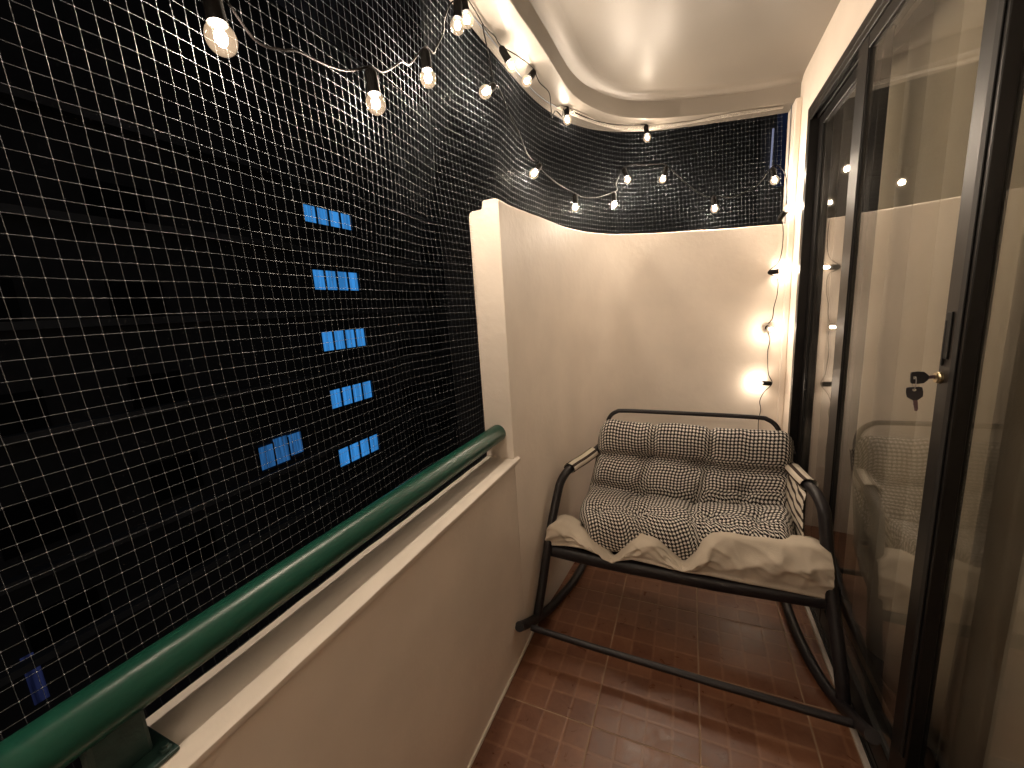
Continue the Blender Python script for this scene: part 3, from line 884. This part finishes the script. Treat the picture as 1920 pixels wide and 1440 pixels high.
LEG_R = [(0.462, 1.372, 0.045), (0.456, 1.405, 0.14), (0.447, 1.47, 0.279), (0.437, 1.527, 0.425), (0.430, 1.568, 0.555), (0.427, 1.590, 0.592), (0.420, 1.640, 0.614), (0.411, 1.70, 0.618), (0.400, 1.79, 0.616), (0.390, 1.86, 0.618), (0.380, 1.93, 0.630)]
ROC_R = [(0.462, 1.17, 0.150), (0.462, 1.23, 0.110), (0.460, 1.31, 0.065), (0.452, 1.385, 0.030), (0.432, 1.46, 0.0175), (0.412, 1.56, 0.0175), (0.400, 1.68, 0.0180), (0.392, 1.81, 0.026), (0.388, 1.97, 0.062), (0.384, 2.10, 0.115)]
side(LEG_L, ROC_L, "left"); side(LEG_R, ROC_R, "right")
cp(MB().tube([(-0.548, 1.272, 0.100), (-0.3, 1.266, 0.094), (0.1, 1.258, 0.091), (0.452, 1.250, 0.094)], 0.0122, 12).build("front_stretcher", TUBE, smooth=70))
cp(MB().tube([(-0.466, 2.06, 0.086), (0.386, 2.05, 0.090)], 0.0122, 12).build("rear_stretcher", TUBE, smooth=70))
BACK = [(-0.392, 1.86, 0.33), (-0.390, 1.93, 0.52), (-0.384, 1.985, 0.66), (-0.380, 2.005, 0.715), (-0.366, 2.015, 0.757), (-0.335, 2.020, 0.784), (-0.28, 2.022, 0.791), (0.0, 2.022, 0.790), (0.27, 2.022, 0.786), (0.320, 2.020, 0.778), (0.352, 2.015, 0.752), (0.367, 2.005, 0.713), (0.372, 1.985, 0.66), (0.378, 1.93, 0.52), (0.380, 1.86, 0.33)]
cp(MB().tube(smooth_path(BACK, 6), 0.0100, 12).build("back_frame", TUBE, smooth=70))
cp(MB().tube([(-0.536, 1.505, 0.292), (-0.3, 1.502, 0.283), (0.1, 1.502, 0.282), (0.440, 1.510, 0.290)], 0.027, 14, flat=(0.75, 1.0)).build("seat_front_bar", TUBE, smooth=70))
cp(MB().tube([(-0.50, 1.50, 0.30), (-0.45, 1.70, 0.305), (-0.392, 1.87, 0.33)], 0.012, 10).tube([(0.42, 1.51, 0.305), (0.405, 1.70, 0.31), (0.380, 1.87, 0.335)], 0.012, 10).tube([(-0.392, 1.87, 0.33), (0.38, 1.87, 0.335)], 0.012, 10).build("seat_frame", TUBE, smooth=70))
# dark slings
sl = []
for i in range(25):
    u = i / 24
    row = []
    for k in range(13):
        v = k / 12
        xl = -0.515 + (0.515 - 0.385) * v; xr = 0.425 - 0.05 * v
        z = 0.296 + 0.03 * v - 0.055 * math.sin(math.pi * v) * math.sin(math.pi * u) ** 0.5 - 0.008
        row.append((xl + (xr - xl) * u, 1.512 + 0.35 * v, z))
    sl.append(row)
o = cp(MB().grid(sl).build("seat_sling", DARKF, smooth=179)); o.modifiers.new("t", 'SOLIDIFY').thickness = 0.003
sl = []
for i in range(21):
    u = i / 20
    row = []
    for k in range(11):
        v = k / 10
        y = 1.870 + 0.118 * v ** 0.85 + 0.02 * math.sin(math.pi * u) * math.sin(math.pi * v)
        row.append((-0.386 + 0.760 * u, y, 0.335 + 0.395 * v - 0.008 * math.sin(math.pi * u) * v))
    sl.append(row)
o = cp(MB().grid(sl).build("back_sling", DARKF, smooth=179)); o.modifiers.new("t", 'SOLIDIFY').thickness = 0.004

# canvas front drape
XT = [(-0.545, 0.397, 1.515), (-0.530, 0.412, 1.517), (-0.49, 0.420, 1.53), (-0.44, 0.397, 1.545), (-0.385, 0.372, 1.548), (-0.32, 0.328, 1.545), (-0.272, 0.309, 1.500), (-0.235, 0.340, 1.525), (-0.195, 0.386, 1.545), (-0.150, 0.410, 1.550), (-0.105, 0.408, 1.548), (-0.06, 0.372, 1.545), (-0.012, 0.336, 1.505), (0.025, 0.368, 1.525), (0.07, 0.436, 1.545), (0.12, 0.458, 1.55), (0.22, 0.462, 1.545), (0.32, 0.468, 1.535), (0.40, 0.480, 1.520), (0.440, 0.462, 1.512)]
XB = [(-0.545, 0.325), (-0.46, 0.338), (-0.39, 0.340), (-0.33, 0.325), (-0.272, 0.303), (-0.20, 0.330), (-0.12, 0.326), (-0.01, 0.318), (0.08, 0.322), (0.20, 0.318), (0.30, 0.318), (0.445, 0.314)]
def crease(x, v, h):
    # folds fanning out of the two low points of the front edge
    d = 0
    for cx, sg in ((-0.272, 1), (-0.272, -1), (-0.012, 1), (-0.012, -1)):
        for q, w, a in ((0.050, 0.012, 0.010), (0.105, 0.016, 0.008), (0.175, 0.020, 0.005)):
            xx = cx + sg * q * (1.05 - v * 0.75)
            d += a * math.exp(-((x - xx) / w) ** 2) * math.sin(math.pi * min(1, 0.1 + v * 0.95))
    for cx, w, a, sl_ in ((0.155, 0.010, 0.008, 0.04), (0.30, 0.022, 0.006, -0.05), (-0.42, 0.018, 0.007, 0.06), (0.385, 0.012, 0.006, -0.03)):
        d += a * math.exp(-((x - cx - sl_ * v) / w) ** 2) * math.sin(math.pi * min(1, 0.1 + v * 0.9))
    return d
TP = smooth_path(XT_ := [(a, c, b) for a, b, c in XT], 12)
cv = []
for p in TP:
    zb = lerp_table(XB, p.x)
    row = []
    h = p.z - zb
    for k in range(25):
        v = k / 24
        z = p.z + (zb - p.z) * v
        yb = 1.486
        y = p.y + (yb - p.y) * (v ** 0.8)
        bul = 0.012 * math.sin(math.pi * min(1, v * 1.1)) * min(1, h / 0.10) + crease(p.x, v, h)
        rg_ = (1 - abs(noise.noise(Vector((p.x * 6 + v * 1.1, v * 1.3 + p.x * 2, 11))))) ** 4 * 0.016 + (1 - abs(noise.noise(Vector((p.x * 13 - v * 2.0, v * 2.2, 17))))) ** 5 * 0.011
        wr = -rg_ + 0.008 * noise.noise(Vector((p.x * 9 + v * 1.2, v * 1.4, 3))) + 0.005 * noise.noise(Vector((p.x * 24 - v * 2.5, v * 3, 8)))
        row.append((p.x + 0.006 * noise.noise(Vector((p.x * 8, v * 3, 1))), y - bul + wr * math.sin(math.pi * min(1, 0.15 + v)), z))
    # hem turned under at the bottom
    row.append((p.x, 1.491, zb - 0.006)); row.append((p.x, 1.508, zb - 0.008))
    # turned over at the top, back to the cushion
    row = [(p.x, p.y + 0.075, p.z - 0.006 - 0.03 * (1 if h < 0.05 else 0)), (p.x, p.y + 0.030, p.z + 0.003), (p.x, p.y + 0.008, p.z + 0.003)] + row
    cv.append(row)
o = cp(MB().grid(cv).build("canvas_seat", CANVAS, smooth=179))
sb = o.modifiers.new("sub", 'SUBSURF'); sb.levels = 1; sb.render_levels = 1
o.modifiers.new("t", 'SOLIDIFY').thickness = 0.002

# arm sleeves in striped webbing
def sleeve(path, r, name="arm_sleeve"):
    P = smooth_path(path, 5)
    n = 18
    mb = MB().tube(P, r, n, caps=False, flat=(1.25, 0.95))
    m_ = len(P)
    us = []
    for i in range(m_ - 1):
        for k in range(n):
            us.append([(k / n * 5.0 + 0.2, i), ((k + 1) / n * 5.0 + 0.2, i), ((k + 1) / n * 5.0 + 0.2, i + 1), (k / n * 5.0 + 0.2, i + 1)])
    mb.uv = us; mb.hasuv = True
    o = cp(mb.build(name, STRIPE, smooth=179)); o.modifiers.new("t", 'SOLIDIFY').thickness = 0.002
sleeve([(-0.500, 1.715, 0.586), (-0.485, 1.765, 0.588), (-0.455, 1.81, 0.600), (-0.418, 1.865, 0.621)], 0.0225)
sleeve([(0.411, 1.705, 0.621), (0.405, 1.75, 0.619), (0.400, 1.79, 0.619), (0.390, 1.86, 0.621)], 0.0225)
# striped side panel under the right arm
pn = []; pu = []
for i in range(13):
    a = i / 12
    row = []; ru = []
    top = Vector((0.394 - 0.015 * a, 1.66 + 0.20 * a, 0.600 + 0.012 * a)); bot = Vector((0.385 - 0.01 * a, 1.57 + 0.26 * a, 0.445 - 0.05 * a))
    for k in range(11):
        v = k / 10
        p = top.lerp(bot, v)
        p.x += -0.012 * math.sin(math.pi * v) + 0.006 * noise.noise(Vector((a * 5, v * 3, 0)))
        row.append(tuple(p)); ru.append((v * 5.5 + a * 1.5, a))
    pn.append(row); pu.append(ru)
o = cp(MB().grid(pn, pu).build("side_panel", STRIPE, smooth=179)); o.modifiers.new("t", 'SOLIDIFY').thickness = 0.003

# ------------------------------------------------------------------ tufted cushion lying on the bench
LP = [(-0.385, 1.965, 0.690), (-0.392, 1.950, 0.725), (-0.398, 1.905, 0.742), (-0.405, 1.875, 0.700), (-0.412, 1.855, 0.620), (-0.420, 1.835, 0.560), (-0.435, 1.815, 0.500), (-0.450, 1.785, 0.458), (-0.457, 1.72, 0.436), (-0.450, 1.65, 0.428), (-0.434, 1.595, 0.420), (-0.415, 1.566, 0.398), (-0.405, 1.552, 0.335), (-0.398, 1.566, 0.282)]
RP = [(0.392, 1.965, 0.690), (0.400, 1.950, 0.715), (0.404, 1.905, 0.735), (0.403, 1.880, 0.700), (0.400, 1.860, 0.638), (0.396, 1.848, 0.590), (0.392, 1.835, 0.545), (0.386, 1.800, 0.512), (0.378, 1.72, 0.500), (0.367, 1.65, 0.488), (0.360, 1.600, 0.470), (0.355, 1.566, 0.440), (0.352, 1.552, 0.345), (0.352, 1.566, 0.285)]
lp_ = smooth_path(LP, 9); rp_ = smooth_path(RP, 9)
lp_, _l = resample(lp_, 100); rp_, _r = resample(rp_, 100)
NU, NV = 110, 100
arc = _l
def ctr(u, v):
    return lp_[v].lerp(rp_[v], u)
front = []; uvq = []
creases_v = [0.245, 0.485]        # arc fraction of the cross creases
creases_v = [0.30, 0.50]
tuft_u = [0.30, 0.60]
tufts = []
for cv_ in creases_v:
    for tu in tuft_u: tufts.append((tu + random.uniform(-0.03, 0.03), cv_ + random.uniform(-0.01, 0.01)))
tufts += [(0.33, 0.70), (0.66, 0.68), (0.86, 0.64), (0.12, 0.72), (0.80, 0.43)]
PIT = 0.0142
nodeC = np.zeros((NU + 1, NV, 3))
for i in range(NU + 1):
    u = i / NU
    for j in range(NV):
        v = j / (NV - 1)
        p = ctr(u, j)
        t1 = (ctr(u, min(j + 1, NV - 1)) - ctr(u, max(j - 1, 0)))
        t2 = rp_[j] - lp_[j]
        n = t1.cross(t2).normalized()
        W_ = t2.length
        x = u * W_; s = v * arc
        wob = 0.012 * noise.noise(Vector((u * 5, v * 4, 1)))
        # distance to the cross creases
        dh = min(abs(s - (c * arc + wob + 0.010 * math.sin(u * 7 + c * 9))) for c in creases_v)
        dv = 9
        for tu in tuft_u:
            dv = min(dv, abs(x - (tu + 0.03 * math.sin(v * 9 + tu * 20)) * W_))
        e = min(x, W_ - x) / 0.055
        ev = min(s, arc - s) / 0.06
        er = math.sqrt(max(0, 1 - (1 - min(1, e)) ** 2)); evr = math.sqrt(max(0, 1 - (1 - min(1, ev)) ** 2))
        th = -0.062 + 0.074 * er * (0.35 + 0.65 * evr)
        # puffed pillows between the creases
        lo = max([0.0] + [c for c in creases_v if c <= v]); hi = min([1.0] + [c for c in creases_v if c > v])
        th += 0.016 * math.sin(math.pi * (v - lo) / (hi - lo)) * er
        th += (-0.038 * math.exp(-(dh / 0.014) ** 2) - 0.014 * math.exp(-(dh / 0.05) ** 2) - 0.015 * math.exp(-(dv / 0.014) ** 2)) * er
        for (a, b) in tufts:
            dx = (u - a) * W_; ds = (v - b) * arc
            rr_ = math.hypot(dx, ds); an = math.atan2(ds, dx)
            th -= 0.026 * math.exp(-(rr_ / 0.024) ** 2) * er + 0.012 * math.exp(-(rr_ / 0.07) ** 2) * er
            th += 0.0075 * math.sin(an * 6 + a * 30) * math.exp(-(rr_ / 0.06) ** 2) * min(1, rr_ / 0.02) * er
        th += (0.010 * noise.noise(Vector((u * 4.5, v * 6, 3))) + 0.0045 * noise.noise(Vector((u * 14, v * 16, 6)))) * er
        q = p + n * th
        front.append(q); nodeC[i, j] = q
G = [[tuple(nodeC[i, j]) for j in range(NV)] for i in range(NU + 1)]
# cloth coordinates follow the bulging surface so that the check bends with the folds
UV = [[(0, 0)] * NV for _ in range(NU + 1)]
for j in range(NV):
    acc = 0.0
    for i in range(NU + 1):
        if i: acc += 0.5 * np.linalg.norm(nodeC[i, j] - nodeC[i - 1, j]) + 0.5 * (rp_[j] - lp_[j]).length / NU
        UV[i][j] = (acc, 0)
for i in range(NU + 1):
    acc = 0.0
    for j in range(NV):
        if j: acc += 0.6 * np.linalg.norm(nodeC[i, j] - nodeC[i, j - 1]) + 0.4 * arc / (NV - 1)
        UV[i][j] = ((UV[i][j][0]) / PIT, acc / PIT)
cb = MB().grid(G, UV)
bk = []; bu = []
for i in range(0, NU + 1, 5):
    u = i / NU; row = []; ru = []
    for j in list(range(0, NV, 9)) + ([NV - 1] if (NV - 1) % 9 else []):
        t1 = (ctr(u, min(j + 1, NV - 1)) - ctr(u, max(j - 1, 0))); t2 = rp_[j] - lp_[j]
        n = t1.cross(t2).normalized()
        p = ctr(u, j) - n * (0.062 + 0.014 * min(1, 8 * u * (1 - u)))
        row.append(tuple(p)); ru.append((u * 56, j * arc / NV / PIT))
    bk.append(row); bu.append(ru)
cb.grid(bk, bu, flip=True)
cush = cb.build("cushion", CHECK, smooth=179)
tag(cush, "tufted black and white houndstooth cushion draped over the rocking bench", "cushion")
pip = MB()
for side_i in (0, NU):
    pip.tube([tuple(nodeC[side_i, j]) for j in range(0, NV, 2)], 0.0028, 6)
pip.tube([tuple(nodeC[i, 0]) for i in range(0, NU + 1, 2)], 0.0028, 6); pip.tube([tuple(nodeC[i, NV - 1]) for i in range(0, NU + 1, 2)], 0.0028, 6)
PIPM = mat("cushion_piping_cloth", (0.10, 0.09, 0.09), rough=0.7)
pip.build("piping", PIPM, cush, smooth=80)

# ------------------------------------------------------------------ street and buildings outside
gd = MB().box(-120, 120, -120, 160, -17.2, -17.0).build("ground", ASPH); tag(gd, kind="structure")
bd = empty("apartment_building", (-19.0, 15.0, -17.0))
tag(bd, "dark apartment block across the street with a column of blue lit windows", "building")
FXD = -16.6
w = MB()
rows_z = [(6.02, 6.80), (2.88, 3.82), (-0.13, 0.82), (-3.09, -2.13), (-6.24, -5.28)]
w.box(FXD - 6, FXD, -9.0, 14.55, -17.0, 15.0)
w.box(FXD - 6, FXD, 17.85, 36.0, -17.0, 15.0)
zz = -17.0
holes = sorted(rows_z)
for a, b in holes:
    w.box(FXD - 6, FXD - 0.001, 14.5501, 17.8499, zz, a - 0.05); zz = b + 0.05
w.box(FXD - 6, FXD - 0.001, 14.5501, 17.8499, zz, 15.0)
under(w.build("facade", CONC2), bd)
bm_ = MB()
for z in (7.6, 4.6, 1.6, -1.35, -5.15, -7.5, -10.5, -13.5):
    bm_.box(FXD + 0.003, FXD + 0.35, -9.0, 13.6, z, z + 0.22)
    bm_.box(FXD + 0.003, FXD + 0.12, 13.602, 36.0, z + 0.02, z + 0.20)
under(bm_.build("floor_band", CONC), bd)
def window(y0, y1, z0, z1, n, pane_m, lit=True):
    f = MB()
    f.box(FXD - 0.20, FXD - 0.02, y0 - 0.04, y0, z0 - 0.04, z1 + 0.04); f.box(FXD - 0.20, FXD - 0.02, y1, y1 + 0.04, z0 - 0.04, z1 + 0.04)
    f.box(FXD - 0.20, FXD - 0.02, y0 + .0002, y1 - .0002, z0 - 0.04, z0); f.box(FXD - 0.20, FXD - 0.02, y0 + .0002, y1 - .0002, z1, z1 + 0.04)
    st_ = (y1 - y0) / n
    for k in range(1, n): f.box(FXD - 0.19, FXD - 0.04, y0 + k * st_ - 0.04, y0 + k * st_ + 0.04, z0 + .0002, z1 - .0002)
    fo = under(f.build("window", DKFRAME), bd)
    for k in range(n):
        h = random.uniform(-0.03, 0.03)
        p = MB().box(-0.01, 0.01, -st_ / 2 + 0.041, st_ / 2 - 0.041, -(z1 - z0) / 2 + 0.001, (z1 - z0) / 2 - 0.001).build("pane", pane_m)
        p.parent = fo; p.location = (FXD - 0.12, y0 + (k + 0.5) * st_, (z0 + z1) / 2)
    return fo
for a, b in rows_z: window(14.70, 17.68, a, b, 4, BLUE)
# second, partly screened lit window lower left, with the blind hanging out of it
def screened():
    y0, y1, z0, z1 = 10.52, 12.66, -4.72, -3.68
    st_ = (y1 - y0) / 3
    fo = under(MB().box(FXD + 0.02, FXD + 0.14, y0 - 0.05, y1 + 0.05, z0 - 0.09, z0 - 0.03).build("window", DKFRAME), bd)
    for k in range(4):
        b_ = MB().box(FXD + 0.02, FXD + 0.10, y0 + k * st_ - 0.03, y0 + k * st_ + 0.03, z0 - .029, z1).build("mullion", DKFRAME); b_.parent = fo
    for k, (lo, hi) in enumerate(((0.0, -0.06), (0.0, 0.10), (0.14, 0.06))):
        o = MB().box(FXD + 0.04, FXD + 0.07, y0 + k * st_ + 0.035, y0 + (k + 1) * st_ - 0.035, z0 + lo, z1 + hi).build("pane", BLUED); o.parent = fo
screened()
# unlit windows on the rest of the facade
dw = []
for z in (5.2, 2.2, -0.8, -3.8, -6.9, -9.9):
    for y in (-6.0, -2.6, 0.8, 4.2, 7.6, 21.0, 24.4, 27.8, 31.2):
        dw.append((y, z))
base = None
for y, z in dw:
    if base is None:
        base = MB().box(FXD + 0.003, FXD + 0.05, -0.75, 0.75, -0.6, 0.75).build("dark_window", DKGLASS)
        o = base
    else:
        o = bpy.data.objects.new("dark_window", base.data); C.objects.link(o)
    o.parent = bd; o.matrix_parent_inverse = Matrix.Translation(bd.location).inverted(); o.location = (0, y, z)
# faintly lit shop window low on the left of the facade
sw = MB().box(FXD + 0.004, FXD + 0.03, 3.20, 3.50, -8.7, -7.2).build("pane", BLUEW); under(sw, bd)

nb = empty("neighbour_building", (3.0, 14.0, -17.0))
tag(nb, "dark neighbouring building beyond the far wall with a thin tube lamp", "building")
under(MB().box(-6.0, 1.15, 9.5, 17.0, -17.0, 9.0).build("facade", CONC2), nb)
w2 = MB().box(1.1505, 8.0, 11.0, 17.0, -17.0, 9.0).build("side_wing", CONC); under(w2, nb)
under(MB().box(1.62, 1.95, 10.94, 10.998, 3.6, 5.2).build("blue_glow_strip", emis("dim_blue_glow", (0.004, 0.006, 0.014), 1.0, var=0.5, vscale=2)), nb)  # glowing strip put in for the dim bluish light beyond the far wall
under(MB().tube([(1.53, 10.9, 3.95), (1.545, 10.9, 4.75)], 0.018, 8).build("tube_lamp", TLAMP), nb)
